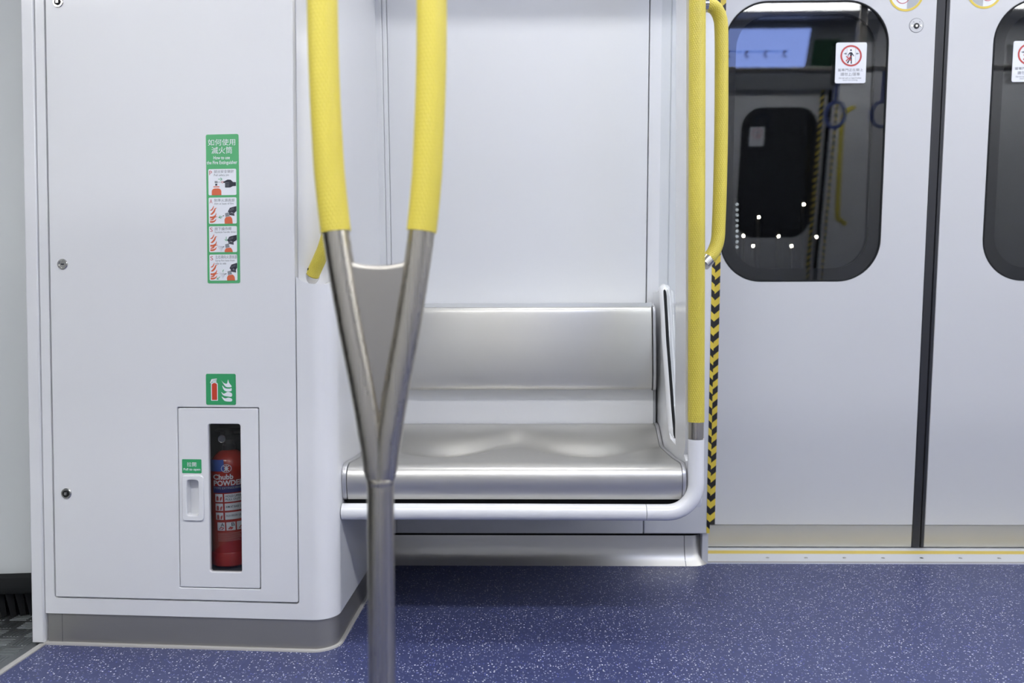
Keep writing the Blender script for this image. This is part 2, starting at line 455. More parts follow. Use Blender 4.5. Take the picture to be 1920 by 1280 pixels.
# ------------------------------------------------------------------ sliding doors (used on both sides)
def sticker_no_boarding(parent):
    """white window sticker with a red ring, a walker between closing doors and two lines of writing"""
    def S(x, y): return ((x-(130-33*(y-90)/1105))/820*.102, (1195-y)/1105*.132)
    def PL(pts): return [S(*p) for p in pts]
    mk('sheet', plate([rrect(0, 0, .102, .132, .006)], 0, .0006), 'paper', parent)
    def C(cx, cy, r): return [S(cx+r*.985*math.cos(2*PI*k/40), cy+r*math.sin(2*PI*k/40)) for k in range(40)]
    c = (527, 450)
    mk('doorway', flat([[PL([(425, 240), (640, 240), (640, 660), (425, 660)])]], .0009).mesh(), mat('doorway_white', (.86, .86, .92), .5), parent)
    bars = [PL([(418, 250), (427, 250), (427, 640), (418, 640)]), PL([(637, 250), (646, 250), (646, 640), (637, 640)])]
    mk('door_edge', flat([[b] for b in bars], .0010).mesh(), 'grey_lt', parent)
    ink = [[C(523, 297, 25)], [PL([(497, 352), (548, 352), (560, 372), (548, 480), (549, 665), (517, 665), (519, 520), (450, 660), (415, 640), (480, 530), (495, 470), (500, 385)])],
           [[S(*p) for p in [(500, 352), (470, 375), (440, 425), (445, 480), (462, 480), (460, 430), (500, 395)]]],
           [[S(*p) for p in [(545, 352), (575, 395), (612, 460), (598, 468), (560, 425), (540, 395)]]]]
    for sx, x in ((1, 335), (-1, 735)):
        ink.append([PL([(x, 383), (x+sx*45, 383), (x+sx*45, 355), (x+sx*75, 392), (x+sx*45, 430), (x+sx*45, 400), (x, 400)])])
    mk('walker', flat(ink, .0011).mesh(), 'ink', parent)
    red = [[C(*c, 290), C(*c, 243)],
           [[S(*p) for p in [(380, 585), (400, 610), (540, 470), (525, 445)]]], [[S(*p) for p in [(385, 470), (405, 450), (540, 570), (520, 595)]]]]
    mk('red_ring', flat(red, .0012).mesh(), 'red_ink', parent)
    mb = MB()
    for body, x0, x1, y0, y1 in (('當車門正在關上', 180, 850, 870, 795), ('請勿上/落車', 250, 765, 995, 905), ('Do not exit or board when', 205, 800, 1075, 1030), ('doors are closing', 310, 700, 1135, 1090)):
        a = S(x0, y0); b = S(x1, y1); text_into(mb, body, a[0], b[0], a[1], b[1], .0009)
    mk('lettering', mb.mesh(), 'grey_ink', parent)
def round_sticker(parent, flip):
    """round yellow ringed sticker: a hand pinched at the door edge"""
    s = -1 if flip else 1
    mk('sheet', plate([circ(0, 0, .058, n=48)], 0, .0006), 'paper', parent)
    mk('yellow_ring', flat([[circ(0, 0, .058, n=48), circ(0, 0, .0505, n=48)]], .0009).mesh(), 'yellow_ink', parent)
    seg = [(s*.004+0*t, t) for t in (.0498, -.0498)]
    arc = [(s*.0500*math.cos(a), .0500*math.sin(a)) for a in [(-1.49+2.98*k/20) for k in range(21)]]
    mk('grey_door', flat([[[(s*.004, -.0498)]+arc+[(s*.004, .0498)]]], .0009).mesh(), 'grey_lt', parent)
    mk('red_circle', flat([[circ(-s*.011, -.011, .0225, n=40), circ(-s*.011, -.011, .0203, n=40)]], .0012).mesh(), 'red_ink', parent)
    hand = [strip(smooth([(-s*.045, .020), (-s*.026, .014), (-s*.012, .006), (s*.003, -.004)], 5), .016)]
    mk('hand', flat([hand], .0011).mesh(), 'ink', parent)
WB, WT = .947, 1.876
def leaf(name, W, u0, u1, wa, wb_, seal, sticker_side, lab):
    """one door leaf: sheet with a round-cornered window, foot panel, rubber edge, glass and its dark border"""
    HT = 2.03; r = .142
    hole = rrect(wa, WB, wb_, WT, r, 14)
    d = struct(mk(name, plate([[(u0, .088), (u1, .088), (u1, HT), (u0, HT)], hole], -.03, 0, .002), 'door_paint', None, W), lab)
    mk('foot_panel', plate([[(u0, .008), (u1, .008), (u1, .0865), (u0, .0865)]], -.03, -.0015, .001), 'steel_door', d)
    mk('window_border', plate([rrect(wa+.0005, WB+.0005, wb_-.0005, WT-.0005, r, 14), rrect(wa+.041, WB+.045, wb_-.041, WT-.041, r-.03, 14)], -.016, -.0065, 0), 'frit', d)
    mk('window_seal', plate([rrect(wa, WB, wb_, WT, r, 14), rrect(wa+.005, WB+.005, wb_-.005, WT-.005, r-.005, 14)], -.02, .0012, .001), 'black', d)
    mk('pane', plate([rrect(wa+.004, WB+.004, wb_-.004, WT-.004, r-.004, 14)], -.006, -.002), 'window_glass', d)
    mk('outer_pane', plate([rrect(wa+.004, WB+.004, wb_-.004, WT-.004, r-.004, 14)], -.026, -.020), 'outer_glass', d)
    mk('edge_rubber', plate([[(seal[0], .006), (seal[1], .006), (seal[1], HT), (seal[0], HT)]], -.035, .001, .0035), 'seal', d)
    return d
# near side
d1 = leaf('door_1', W_DOOR, .615, 1.363, .665, 1.21, (1.3635, 1.392), 1, 'left sliding door leaf, pale grey with a rounded dark window')
mk('lock_groove', plate([circ(1.298, 1.793, .0235, n=40)], 0, .0005), 'ink', d1, W_DOOR)
c = mk('door_lock', plate([circ(1.298, 1.793, .0225, n=40)], 0, .0016, .0008), 'door_paint', d1)
mk('key_socket', lathe([(.0095, 0), (.0095, .0012), (.0085, .0018), (.0060, .0018), (.0050, .0005), (.001, .0005)], 24), 'seal', c, W_DOOR @ T(1.298, 1.791, .0014))
mk('square_key', plate([rrect(-.0035, -.0035, .0035, .0035, .001, 3)], 0, .003, .0008), 'chrome', c, W_DOOR @ T(1.298, 1.791, .0014))
mb = MB()
for dx, dy, r in ((-.0145, .0005, .0035), (.0145, .0005, .0035)): plate_into(mb, [circ(1.298+dx, 1.791+dy, r, n=16)], .0014, .0026, .0006)
mk('lock_screw', mb.mesh(), 'chrome', c)
mb = MB()
for dx in (-.0095, .0105): plate_into(mb, [circ(1.298+dx, 1.804, .0014, n=10)], .0014, .0019, .0002)
mk('indicator_dot', mb.mesh(), 'ink', c)
d2 = leaf('door_2', W_DOOR, 1.4065, 2.155, 1.555, 2.10, (1.3945, 1.406), -1, 'right sliding door leaf, pale grey, its window cut by the frame')
# header over the near doors and wall to their right
mb = MB(); mb.box((.60, 2.0, -.10), (2.17, 2.42, .05)); struct(mk('trim_3', mb.mesh(), 'wall', None, W_DOOR))
mb = MB(); plate_into(mb, [[(2.16, .106), (4.4, .106), (4.4, CEIL), (2.16, CEIL)]], -.1, 0, .003); struct(mk('wall_back_right', mb.mesh(), 'wall', None, W_WALL))
def tape(name, W, u0, u1, t, z0, z1, m, label):
    W2 = W @ T(u0, z0, t)
    o = mk(name, plate([[(0, 0), (u1-u0, 0), (u1-u0, z1-z0), (0, z1-z0)]], 0, .0006), m, None, W2)
    return tag(o, label, 'hazard tape')
tape('hazard_tape', W_WALL, .596, .6065, .0005, .108, 2.0, 'tape_l', 'narrow yellow and black striped tape along the wall edge, left half of the chevron')
tape('hazard_tape', W_DOOR, .640, .668, .0005, .090, 2.0, 'tape_r', 'wider yellow and black striped tape on the edge of the left door leaf')
s = thing('warning_sticker', 'white no boarding sticker with red ring on the left door window', 'sticker', W_DOOR @ T(1.0365, 1.6085, -.0019)); sticker_no_boarding(s)
s = thing('warning_sticker', 'white no boarding sticker cut by the frame, on the right door window', 'sticker', W_DOOR @ T(1.622, 1.6085, -.0019)); sticker_no_boarding(s)
s = thing('pinch_sticker', 'round yellow ringed sticker above the keyhole on the left door leaf', 'sticker', W_DOOR @ T(1.260, 1.896, .0003)); round_sticker(s, False)
s = thing('pinch_sticker', 'round yellow ringed sticker at the top of the right door leaf', 'sticker', W_DOOR @ T(1.517, 1.902, .0003)); round_sticker(s, True)

# ------------------------------------------------------------------ gangway
mb = MB(); N = 24; vs = []
for i in range(N+1):
    t = i/N; x = -2.4+1.145*t; y = 2.16+.0*t-.16*(1-t)**1.6*1.0 - .02*math.sin(PI*t)
    vs += [(x, y, .118), (x, y, CEIL), (x, y+.02, .118)]
mb.add(vs, [(i*3, (i+1)*3, (i+1)*3+1, i*3+1) for i in range(N)]+[(i*3, i*3+2, (i+1)*3+2, (i+1)*3) for i in range(N)])
struct(mk('wall_left', mb.mesh(60), 'gang'))
b = MB(); vs = []; n = 9
for i in range(N+1):
    t = i/N; x = -2.4+1.145*t; y = 2.155-.16*(1-t)**1.6-.02*math.sin(PI*t)
    for dy, z in ((0, .125), (-.02, .118), (-.026, .095), (-.018, .075), (.0, .068), (.06, .068), (.06, .125)): vs.append((x, y+dy, z))
k = 7
b.add(vs, [(i*k+j, i*k+j+1, (i+1)*k+j+1, (i+1)*k+j) for i in range(N) for j in range(k-1)])
bl = thing('gangway_bellows', 'black rubber bellows along the foot of the gangway wall', 'bellows', T(-1.5, 2.1, 0))
mk('top_roll', b.mesh(50), 'black', bl, Matrix())
b = MB()
for i in range(46):                      # vertical folds hanging from the roll
    t = (i+.5)/46; x = -2.4+1.145*t; y = 2.155-.16*(1-t)**1.6-.02*math.sin(PI*t)
    hw = .0055
    b.add([(x-hw*1.3, y+.005, .075), (x+hw*1.3, y+.005, .075), (x, y-.018, .075), (x-hw, y+.02, .004), (x+hw, y+.02, .004), (x, y+.005, .004)],
          [(0, 2, 1), (3, 4, 5), (0, 3, 5, 2), (2, 5, 4, 1), (1, 4, 3, 0)])
mk('fold', b.mesh(), mat('bellows_rubber', (.022, .023, .025), .6, spec=.3), bl, Matrix())
mb = MB(); mb.box((-3.5, 2.30, 0), (-1.256, 2.34, .2)); mk('inner_curtain', mb.mesh(), 'black', bl, Matrix())

# ================================================================== CABINET
cabinet = thing('equipment_cabinet', 'tall white equipment cabinet with a locked door and a steel plinth', 'cabinet', T(-.84, 2.25, 0))
I4 = Matrix()
SIDE = -.468; BACK = 2.60
FLp = cab(.0045, 0); FRs = (SIDE-C0.x)/CD.x; FRp = cab(FRs, 0)
def plan(off=0., r=.055):
    """cabinet outline from above, grown by off"""
    p = [(FLp.x, FLp.y), (FRp.x, FRp.y), (SIDE, BACK), (FLp.x, BACK)]
    l = fillet(p, [0, r, 0, 0], 12)
    return offset(l, -off) if off else l
def prism(loop, z0, z1, bev=0.):
    return plate_into(MB(), [loop], z0, z1, bev)
DZ0, DZ1, DS0, DS1 = .121, 2.30, .031, .6565     # door of the cabinet, in the plane of its front
mbody = prism(plan(), .079, CEIL)
def cutbox(s0, s1, z0, z1, w0, w1, r=.004):
    l = rrect(s0, z0, s1, z1, r, 4); m_ = MB(); plate_into(m_, [l], w0, w1)
    m_.v = [tuple(W_CAB @ Vector(p)) for p in m_.v]; return m_.mesh()
door_cut = cutbox(DS0-.0035, DS1+.003, DZ0-.0035, DZ1+.003, -.022, .05, .008)
comp_cut = cutbox(.372, .556, .187, .592, -.20, .05)
# rounded upright niche scooped out of the corner
nl = rrect(-.054, .903, .060, 2.2, (.045, .045, .02, .02), 10)
W_N = frame((cab(.716, 0).x, cab(.716, 0).y, 0), (math.cos(math.radians(33)), math.sin(math.radians(33)), 0), (0, 0, 1), (math.sin(math.radians(33)), -math.cos(math.radians(33)), 0))
m_ = MB(); plate_into(m_, [nl], -.052, .09); m_.v = [tuple(W_N @ Vector(p)) for p in m_.v]; niche_cut = m_.mesh()
body = boolean(mbody.mesh(), [door_cut, comp_cut, niche_cut])
mk('body', body, 'white', cabinet, I4)
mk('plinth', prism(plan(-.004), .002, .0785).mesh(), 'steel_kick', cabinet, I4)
mk('plinth_seam', flat([[[(.0448, .004), (.0456, .004), (.0456, .078), (.0448, .078)]]], -.0037).mesh(), 'ink', cabinet, W_CAB)
struct(mk('trim_4', prism(plan(.0045, .06), -.01, .006, .003).mesh(), 'bead'))
m_ = MB(); plate_into(m_, [[(-.031, .004), (.0015, .004), (.0015, CEIL), (-.031, CEIL)]], -.32, .004, .004)
mk('corner_post', m_.mesh(), 'white', cabinet, W_CAB)
FD = (.3575, .154, .5605, .599)                     # the small extinguisher door
cdoor = mk('door', plate([rrect(DS0, DZ0, DS1, DZ1, .004), rrect(FD[0]-.0022, FD[1]-.0022, FD[2]+.0022, FD[3]+.0022, .003, 3)], -.0195, .0, .0022), 'white', cabinet, W_CAB)
def lock(z, style):
    Wl = W_CAB @ T(.065, z, 0)
    o = mk('lock', lathe([(.0135, 0), (.0135, .0015), (.012, .003), (.009, .003), (.0085, .0012), (.001, .0012)], 28), 'chrome', cdoor, Wl)
    if style: mk('keyhole', plate([rrect(-.0042, -.0013, .0042, .0013, .0012, 3)], .001, .0016), 'ink', o, Wl)
    else:
        mk('barrel', lathe([(.0078, 0), (.0078, .002), (.006, .0026), (.001, .0026)], 20), 'black', o, Wl @ T(0, 0, .0008))
        mk('square_key', plate([rrect(-.0035, -.0035, .0035, .0035, .0006, 2)], .003, .006, .0006), 'chrome', o, Wl)
lock(1.601, 0); lock(.956, 1); lock(.383, 0)
PW = (.4335, .193, .5155, .5605)
fdoor = mk('compartment_door', plate([rrect(*FD, .003, 3), rrect(.377, .331, .4105, .4235, .007, 4), rrect(*PW, .006, 5)], -.012, .0005, .0016), 'white', cdoor, W_CAB)
mk('window_pane', plate([rrect(PW[0]-.001, PW[1]-.001, PW[2]+.001, PW[3]+.001, .006, 5)], -.009, -.005), 'case_glass', fdoor, W_CAB)
m_ = MB(); plate_into(m_, [rrect(.3665, .320, .4215, .4325, .008, 6), rrect(.379, .333, .4085, .4215, .006, 5)], 0, .0045, .002)
hd = mk('pull_handle', m_.mesh(), 'gloss_white', fdoor, W_CAB)
m_ = MB(); plate_into(m_, [rrect(.3772, .3312, .4103, .4233, .0068, 5)], -.020, -.017)
plate_into(m_, [rrect(.3772, .3312, .4103, .4233, .0068, 5), rrect(.379, .333, .4085, .4215, .006, 5)], -.017, .001)
mk('finger_recess', m_.mesh(), 'gloss_white', hd, W_CAB)
mb = MB()                                           # dark lining of the compartment
plate_into(mb, [rrect(.3725, .1875, .5555, .5915, .004, 3)], -.1995, -.197)
plate_into(mb, [rrect(.3725, .1875, .5555, .5915, .004, 3), rrect(.3745, .1885, .5535, .5895, .003, 3)], -.197, -.0205)
mk('compartment_lining', mb.mesh(), 'dark', cabinet, W_CAB)

# signs on the cabinet
def S2(x, y): return ((x-80)/261*.0822, (1248-y)/1198*.3625)
sg = thing('instruction_sign', 'tall green sign with four pictures on how to use the extinguisher', 'sign', W_CAB @ T(.4375, .906, .0003))
mk('board', plate([rrect(0, 0, .0822, .3625, .004)], 0, .0006), 'green', sg)
panels = [(97, 328, 320, 538), (97, 557, 320, 768), (97, 788, 320, 997), (97, 1016, 320, 1226)]
pl = []
for x0, y0, x1, y1 in panels:
    a, b = S2(x0, y1), S2(x1, y0); pl.append([rrect(a[0], a[1], b[0], b[1], .003)])
mk('picture_panel', flat(pl, .0009).mesh(), 'paper', sg)
def T2(mb, body, x0, x1, y0, y1, t=.0010, bold=0.):
    a, b = S2(x0, y1), S2(x1, y0); text_into(mb, body, a[0], b[0], a[1], b[1], t, bold)
mb = MB(); T2(mb, '如何使用', 97, 315, 88, 140); T2(mb, '滅火筒', 125, 290, 150, 206)
T2(mb, 'How to use', 140, 271, 224, 251, bold=.012); T2(mb, 'the Fire Extinguisher', 86, 329, 262, 298, bold=.012)
mk('title_lettering', mb.mesh(), 'paper', sg)
mb = MB()
for b_, y in (('P', 342), ('A', 570), ('S', 798), ('S', 1028)): T2(mb, b_, 105, 127, y, y+34, .0011)
mk('initial_letter', mb.mesh(), 'red_ink', sg)
mb = MB()
T2(mb, '拔出安全鎖針', 142, 301, 336, 361); T2(mb, 'Pull safety pin', 142, 262, 368, 390)
T2(mb, '對準火源底部', 142, 304, 567, 592); T2(mb, 'Aim at base of fire', 142, 296, 598, 614)
T2(mb, '按下操作桿', 142, 277, 795, 822); T2(mb, 'Squeeze handle down', 142, 313, 828, 846)
T2(mb, '左右掃向火源底部', 145, 319, 1022, 1050); T2(mb, 'Spray fire base from', 145, 300, 1057, 1076); T2(mb, 'side to side', 145, 232, 1080, 1096)
mk('caption_lettering', mb.mesh(), 'grey_ink', sg)
def PG(pts): return [[S2(*p) for p in pts]]
orange, ink, gry, grn, red = [], [], [], [], []
# bottle in the first picture
orange.append([[S2(*p) for p in fillet([(123, 538), (123, 484), (200, 484), (200, 538)], [0, 26, 26, 0], 5)]]); orange.append(PG([(137, 467), (185, 467), (185, 475), (137, 475)]))
ink.append(PG([(152, 447), (168, 447), (168, 461), (152, 461)])); gry.append(PG([(148, 424), (170, 424), (170, 442), (148, 442)]))
gry.append(PG([(170, 433), (205, 433), (205, 436), (170, 436)])); red.append([[S2(210+9*math.cos(k*PI/8), 434+9*math.sin(k*PI/8)) for k in range(16)], [S2(210+6*math.cos(k*PI/8), 434+6*math.sin(k*PI/8)) for k in range(16)]])
ink.append(PG([(216, 429), (232, 426), (232, 441), (216, 440)]))
ink.append(PG([(230, 424), (252, 414), (276, 416), (294, 434), (318, 436), (318, 466), (292, 468), (272, 478), (230, 478)]))
for yy in (441, 453, 465): gry.append([strip([S2(231, yy), S2(263, yy)], .0007)])
grn.append([strip([S2(176, 410), S2(206, 410)], .0013)]); grn.append([strip([S2(194, 397), S2(208, 410), S2(194, 424)], .0012)])
def flame(ox, oy, sc=1.):
    for (pts, wd) in (([(106, 660), (122, 655), (134, 635), (137, 622)], [3, 10, 7, .5]), ([(108, 690), (122, 688), (140, 668), (148, 648), (163, 640)], [2, 13, 14, 9, .5]),
                      ([(106, 716), (128, 716), (150, 702), (157, 678)], [14, 15, 10, .5]), ([(106, 738), (128, 732), (142, 716), (168, 710)], [4, 13, 10, .5]), ([(106, 752), (128, 752), (148, 742), (156, 726)], [14, 14, 9, .5])):
        P = smooth([Vector(S2(ox+x, oy+y)) for x, y in pts], 4)
        n_ = len(P)
        ws = []
        for i in range(n_):
            t = i/(n_-1)*(len(wd)-1); k_ = min(int(t), len(wd)-2); ws.append((wd[k_]+(wd[k_+1]-wd[k_])*(t-k_))*.000315)
        orange.append([strip(P, ws)])
for oy in (0, 228, 458): flame(0, oy)
def bottle2(dx, y1, y0, dy):
    orange.append([[S2(*p) for p in fillet([(224+dx, y1), (222+dx, y0+20), (232+dx, y0), (272+dx, y0-6), (284+dx, y0+12), (288+dx, y1)], [0, 12, 12, 12, 12, 0], 4)]])
    gry.append(PG([(231+dx, y0-2), (228+dx, y0-32), (256+dx, y0-38), (264+dx, y0-8)])); ink.append(PG([(210+dx, y0-8), (210+dx, y0-14), (219+dx, y0-16), (219+dx, y0-9)]))
    for k in range(3): ink.append([strip([S2(230+dx, y0-12-k*8), S2(258+dx, y0-18-k*8)], .0005)])
def hand2(dx, dy):
    ink.append(PG([(250+dx, 672+dy), (266+dx, 642+dy), (292+dx, 634+dy), (319, 628+dy), (319, 668+dy), (300+dx, 684+dy), (280+dx, 676+dy), (262+dx, 680+dy)]))
    for k in range(4): ink.append([strip([S2(262+dx+k*11, 676+dy+k*2), S2(268+dx+k*10, 700+dy+k*2)], .0027)])
    for k in range(2): gry.append([strip(smooth([S2(262+dx, 668+dy-k*10), S2(278+dx, 662+dy-k*10), S2(300+dx, 652+dy-k*10)], 3), .0006)])
bottle2(0, 768, 716, 0); hand2(0, 0)
bottle2(-2, 997, 966, 0); hand2(-8, 232)
bottle2(14, 1226, 1184, 0); hand2(8, 456)
grn.append([strip([S2(205, 712), S2(178, 718)], .0013)]); grn.append([strip([S2(190, 703), S2(176, 718), S2(196, 726)], .0012)])
grn.append([strip([S2(235, 874), S2(235, 902)], .0013)]); grn.append([strip([S2(223, 894), S2(235, 907), S2(247, 894)], .0012)])
grn.append([strip([S2(182, 1195), S2(158, 1215)], .0012)]); grn.append([strip([S2(160, 1200), S2(156, 1217), S2(174, 1216)], .0011)])
grn.append([strip(smooth([S2(206, 1160), S2(206, 1145), S2(214, 1141)], 3), .0012)])
for cx, cy, ex, ey in ((214, 954, 160, 968), (226, 1172, 172, 1186)):
    for k in range(6): gry.append([strip([S2(cx, cy), S2(ex+k*6, ey-22+k*9)], .0004)])
mk('fire_picture', flat(orange, .0012).mesh(), 'orange', sg); mk('hand_picture', flat(ink, .0013).mesh(), 'ink', sg)
mk('nozzle_picture', flat(gry, .0014).mesh(), mat('mid_grey_print', (.25, .26, .28), .5), sg); mk('arrow', flat(grn, .0015).mesh(), 'green_dark', sg); mk('pin_ring', flat(red, .0016).mesh(), 'red_ink', sg)

es = thing('extinguisher_sign', 'square green sign with a red extinguisher and white flames above the small door', 'sign', W_CAB @ T(.430, .6075, .0003))
mk('board', plate([rrect(0, 0, .0755, .0765, .004)], 0, .0006), 'green_dark', es)
def S3(x, y): return ((x-193)/165*.0755, (230-y)/172*.0765)
def P3(pts): return [S3(*p) for p in pts]
wh = [[P3(fillet([(221, 207), (221, 112), (232, 104), (250, 104), (259, 112), (259, 207)], [3, 8, 8, 8, 8, 3], 4))], [P3([(216, 108), (224, 88), (254, 84), (254, 90), (230, 94), (222, 112)])], [P3([(228, 96), (252, 94), (252, 102), (228, 102)])]]
for pts, wd in (([(287, 128), (303, 124), (322, 116), (337, 132)], 0), ):
    pass
for pts in ([(280, 95), (292, 108), (310, 112), (316, 90), (322, 108), (336, 128), (318, 132), (300, 126)], [(284, 122), (300, 138), (326, 140), (334, 136), (334, 152), (310, 156), (292, 146)],
            [(278, 158), (292, 168), (314, 158), (336, 166), (334, 184), (308, 182), (288, 176)], [(280, 184), (298, 194), (316, 190), (336, 196), (334, 210), (304, 210), (290, 202)]):
    wh.append([P3([tuple(p) for p in smooth([Vector(p) for p in pts], 4, True)])])
mk('white_print', flat(wh, .0009).mesh(), 'paper', es)
mk('red_print', flat([[P3(fillet([(226, 203), (226, 116), (236, 109), (246, 109), (255, 116), (255, 203)], [2, 6, 6, 6, 6, 2], 4))]], .0012).mesh(), mat('pictogram_red', (.55, .05, .02), .4), es)
ps = thing('pull_label', 'small green pull to open label above the white finger pull', 'label', W_CAB @ T(.3665, .438, .0008))
mk('board', plate([rrect(0, 0, .0495, .0345, .002)], 0, .0005), 'green_dark', ps)
mb = MB(); text_into(mb, '拉開', .013, .0365, .0165, .0275, .0008); text_into(mb, 'Pull to open', .004, .0465, .0050, .0125, .0008, .015)
mk('lettering', mb.mesh(), 'paper', ps)

# ================================================================== FIRE EXTINGUISHER in the cabinet
EX = cab(.4535+.0, 0, -.082); ER = .0495
ext = thing('fire_extinguisher', 'red powder fire extinguisher standing behind the small cabinet window', 'fire extinguisher', T(EX.x+.004, EX.y, .1935) @ Matrix.Rotation(-.028, 4, 'Y'))
mk('cylinder', lathe([(.044, 0), (ER, .004), (ER, .235), (.0485, .250), (.044, .266), (.035, .279), (.024, .288), (.018, .291)], 56), 'red', ext)
mk('base_ring', lathe([(ER, .002), (ER+.0028, .005), (ER+.0028, .033), (ER+.0003, .037), (ER, .036)], 56), 'red', ext)
hb = MB(); vv = mk('valve', lathe([(.016, .287), (.016, .303), (.013, .305), (.013, .338), (.010, .342)], 28), mat('valve_metal', (.10, .10, .10), .4, .6), ext)
mb = MB(); mb.box((-.012, -.014, .318), (.055, .010, .330)); mb.box((-.03, -.009, .338), (.06, .009, .344)); mk('lever', mb.mesh(), 'black', vv)
cam_ang = math.atan2(0-EX.y, 0-EX.x)
g_dir = Vector((math.cos(cam_ang-.18), math.sin(cam_ang-.18), 0))
Wg = WM[ext.name] @ frame((g_dir.x*.018-.012, g_dir.y*.018, .322), (-g_dir.y, g_dir.x, 0), (0, 0, 1), g_dir)
gg = mk('gauge', lathe([(.0105, 0), (.0105, .006), (.0095, .008), (.008, .0075), (.001, .0075)], 24), 'chrome', vv, Wg)
mk('dial', lathe([(.0082, .0074), (.0082, .0082), (.0005, .0082)], 20), 'grey_lt', gg, Wg)
def zx(y): return .481-(y-848)*.00134-.1895
def cyl(mb, x0, x1, y0, y1, rr):
    """label patch on the cylinder between picture columns x0..x1 and rows y0..y1 of its front"""
    A = [max(-1.45, min(1.45, math.asin(max(-.995, min(.995, (x-434)/37.)))) ) for x in (x0, x1)]
    n_ = max(2, int(abs(A[1]-A[0])/.08)); vs = []
    for i in range(n_+1):
        a = cam_ang+A[0]+(A[1]-A[0])*i/n_
        for y in (y1, y0): vs.append((rr*math.cos(a), rr*math.sin(a), zx(y)))
    mb.add(vs, [(i*2, i*2+2, i*2+3, i*2+1) for i in range(n_)])
def wrap(mb, rr):
    out = MB(); out.f = mb.f
    for x, y, z in mb.v:
        a = cam_ang+math.asin(max(-.99, min(.99, (x-434)/37.))); out.v.append((rr*math.cos(a), rr*math.sin(a), zx(-y)))
    return out
def labtext(items, rr, bold=.01):
    mb = MB()
    for body, x0, x1, y0, y1 in items: text_into(mb, body, x0, x1, -y1, -y0, 0, bold)
    return wrap(mb, rr)
mb = MB(); cyl(mb, 398, 424, 862, 884, ER+.0006); mk('blue_tag', mb.mesh(), 'blue_tag', ext)
mb = MB(); cyl(mb, 404, 464, 912, 924.5, ER+.0005); mk('blue_band', mb.mesh(), 'navy', ext)
mb = MB()
for y0, y1 in ((926.5, 941.5), (944.5, 958), (961.5, 975)):
    cyl(mb, 407, 420, y0, y1, ER+.0005); cyl(mb, 423, 464, y0, y1, ER+.0005)
for x0, x1 in ((409, 422), (424.5, 440.5), (443, 457)): cyl(mb, x0, x1, 980, 995.5, ER+.0005)
mk('label_panel', mb.mesh(), 'paper', ext)
mk('white_lettering', labtext([('Chubb', 405, 440, 889.5, 899.5), ('POWDER', 405.5, 458.5, 901, 911.3)], ER+.0008, .03).mesh(60), 'paper', ext)
mk('fine_lettering', labtext([('TYPE EXTINGUISHER', 405.5, 458, 913.5, 917.5)], ER+.0008).mesh(60), 'grey_lt', ext)
mb = labtext([('HOLD UPRIGHT', 425, 462, 929, 933), ('PULL OUT PIN', 425, 460, 935, 939), ('AIM AT BASE OF FIRE', 425, 463, 949, 953), ('SQUEEZE LEVER', 425, 460, 966, 970), ('A', 415, 420.8, 981, 987.5), ('B', 433.5, 439.5, 981, 987.5)], ER+.0008)
mk('instruction_lettering', mb.mesh(60), 'ink', ext)
mb = MB()
for y0 in (928, 946, 963):
    for pts in ([(409, y0+11), (409, y0+4), (411, y0+2), (413, y0+4), (413, y0+11)], [(415, y0+6), (418, y0+3), (419, y0+5), (417, y0+11), (415, y0+11)]):
        t_ = flat([[[(x, -y) for x, y in pts]]], 0); mb.add(t_.v, t_.f)
for x0 in (410, 426, 445):
    t_ = flat([[[(x0+1, -993), (x0+5, -988), (x0+11, -990), (x0+8, -994)]]], 0); mb.add(t_.v, t_.f)
mk('label_picture', wrap(mb, ER+.0009).mesh(60), 'red_ink', ext)
em = [[circ(428.4, -878.8, 9.2, 7.8, 40), circ(428.4, -878.8, 8.2, 6.8, 40)], [strip([(428.4, -873.2), (428.4, -884.4)], 1.5)], [strip([(424.5, -878.8), (432.3, -878.8)], 1.4)]]
for sx in (-1, 1):
    em.append([strip(smooth([(428.4+sx*4.6, -874.0), (428.4+sx*1.7, -876.3), (428.4+sx*1.7, -881.3), (428.4+sx*4.6, -883.6)], 5), 1.5)])
mb = flat(em, 0); mk('emblem', wrap(mb, ER+.0009).mesh(60), 'paper', ext)
mb = MB()
for k in range(7): cyl(mb, 409, 455-(k*7) % 9, 1000+k*2.4, 1001+k*2.4, ER+.0005)
mk('fine_print', mb.mesh(), mat('label_pink', (.5, .2, .18), .5), ext)

# ================================================================== BENCH
bench = thing('bench_seat', 'two place brushed steel bench seat with a low steel backrest', 'bench', T(-.03, 2.3, 0))
X0, X1 = -.4545, .3925
FRONT = smooth([Vector(p) for p in [(2.012, .3590), (2.006, .374), (2.001, .392), (2.000, .410), (2.003, .425), (2.012, .4375), (2.026, .4445), (2.042, .4465)]], 4)
ROWS = 34; YE = 2.446
prof = FRONT+[Vector((2.042+(YE-2.042)*k/ROWS, .4465)) for k in range(1, ROWS+1)]
mid = -.0265
def wave(x):
    h = (x-X0)/(mid-X0) if x < mid else (x-mid)/(X1-mid)
    return max(0, math.sin(PI*max(0, min(1, h))))**1.5
def top(x, Y):
    """seat surface: flat, then a hollow for each sitter that climbs to the back"""
    wv = wave(x); yv = 2.345-.105*wv
    z0 = .4465-.006*min(1, (Y-2.042)/.1)-.015*wv*math.exp(-((Y-yv+.01)/.042)**2)
    if Y > yv:
        t = min(1, (Y-yv)/(YE-yv)); z0 += (.4955-z0)*(.5*t*t*(3-2*t)+.5*(1-(1-t)**1.7))
    return z0
def dip(x, Y): return .4465-top(x, Y) if Y > 2.0425 else 0
mb = MB(); NX = 96; k = len(prof); vs = []
for i in range(NX+1):
    x = X0+(X1-X0)*i/NX
    for p in prof: vs.append((x, p[0], p[1]-dip(x, p[0])))
fs = [(i*k+j, (i+1)*k+j, (i+1)*k+j+1, i*k+j+1) for i in range(NX) for j in range(k-1)]
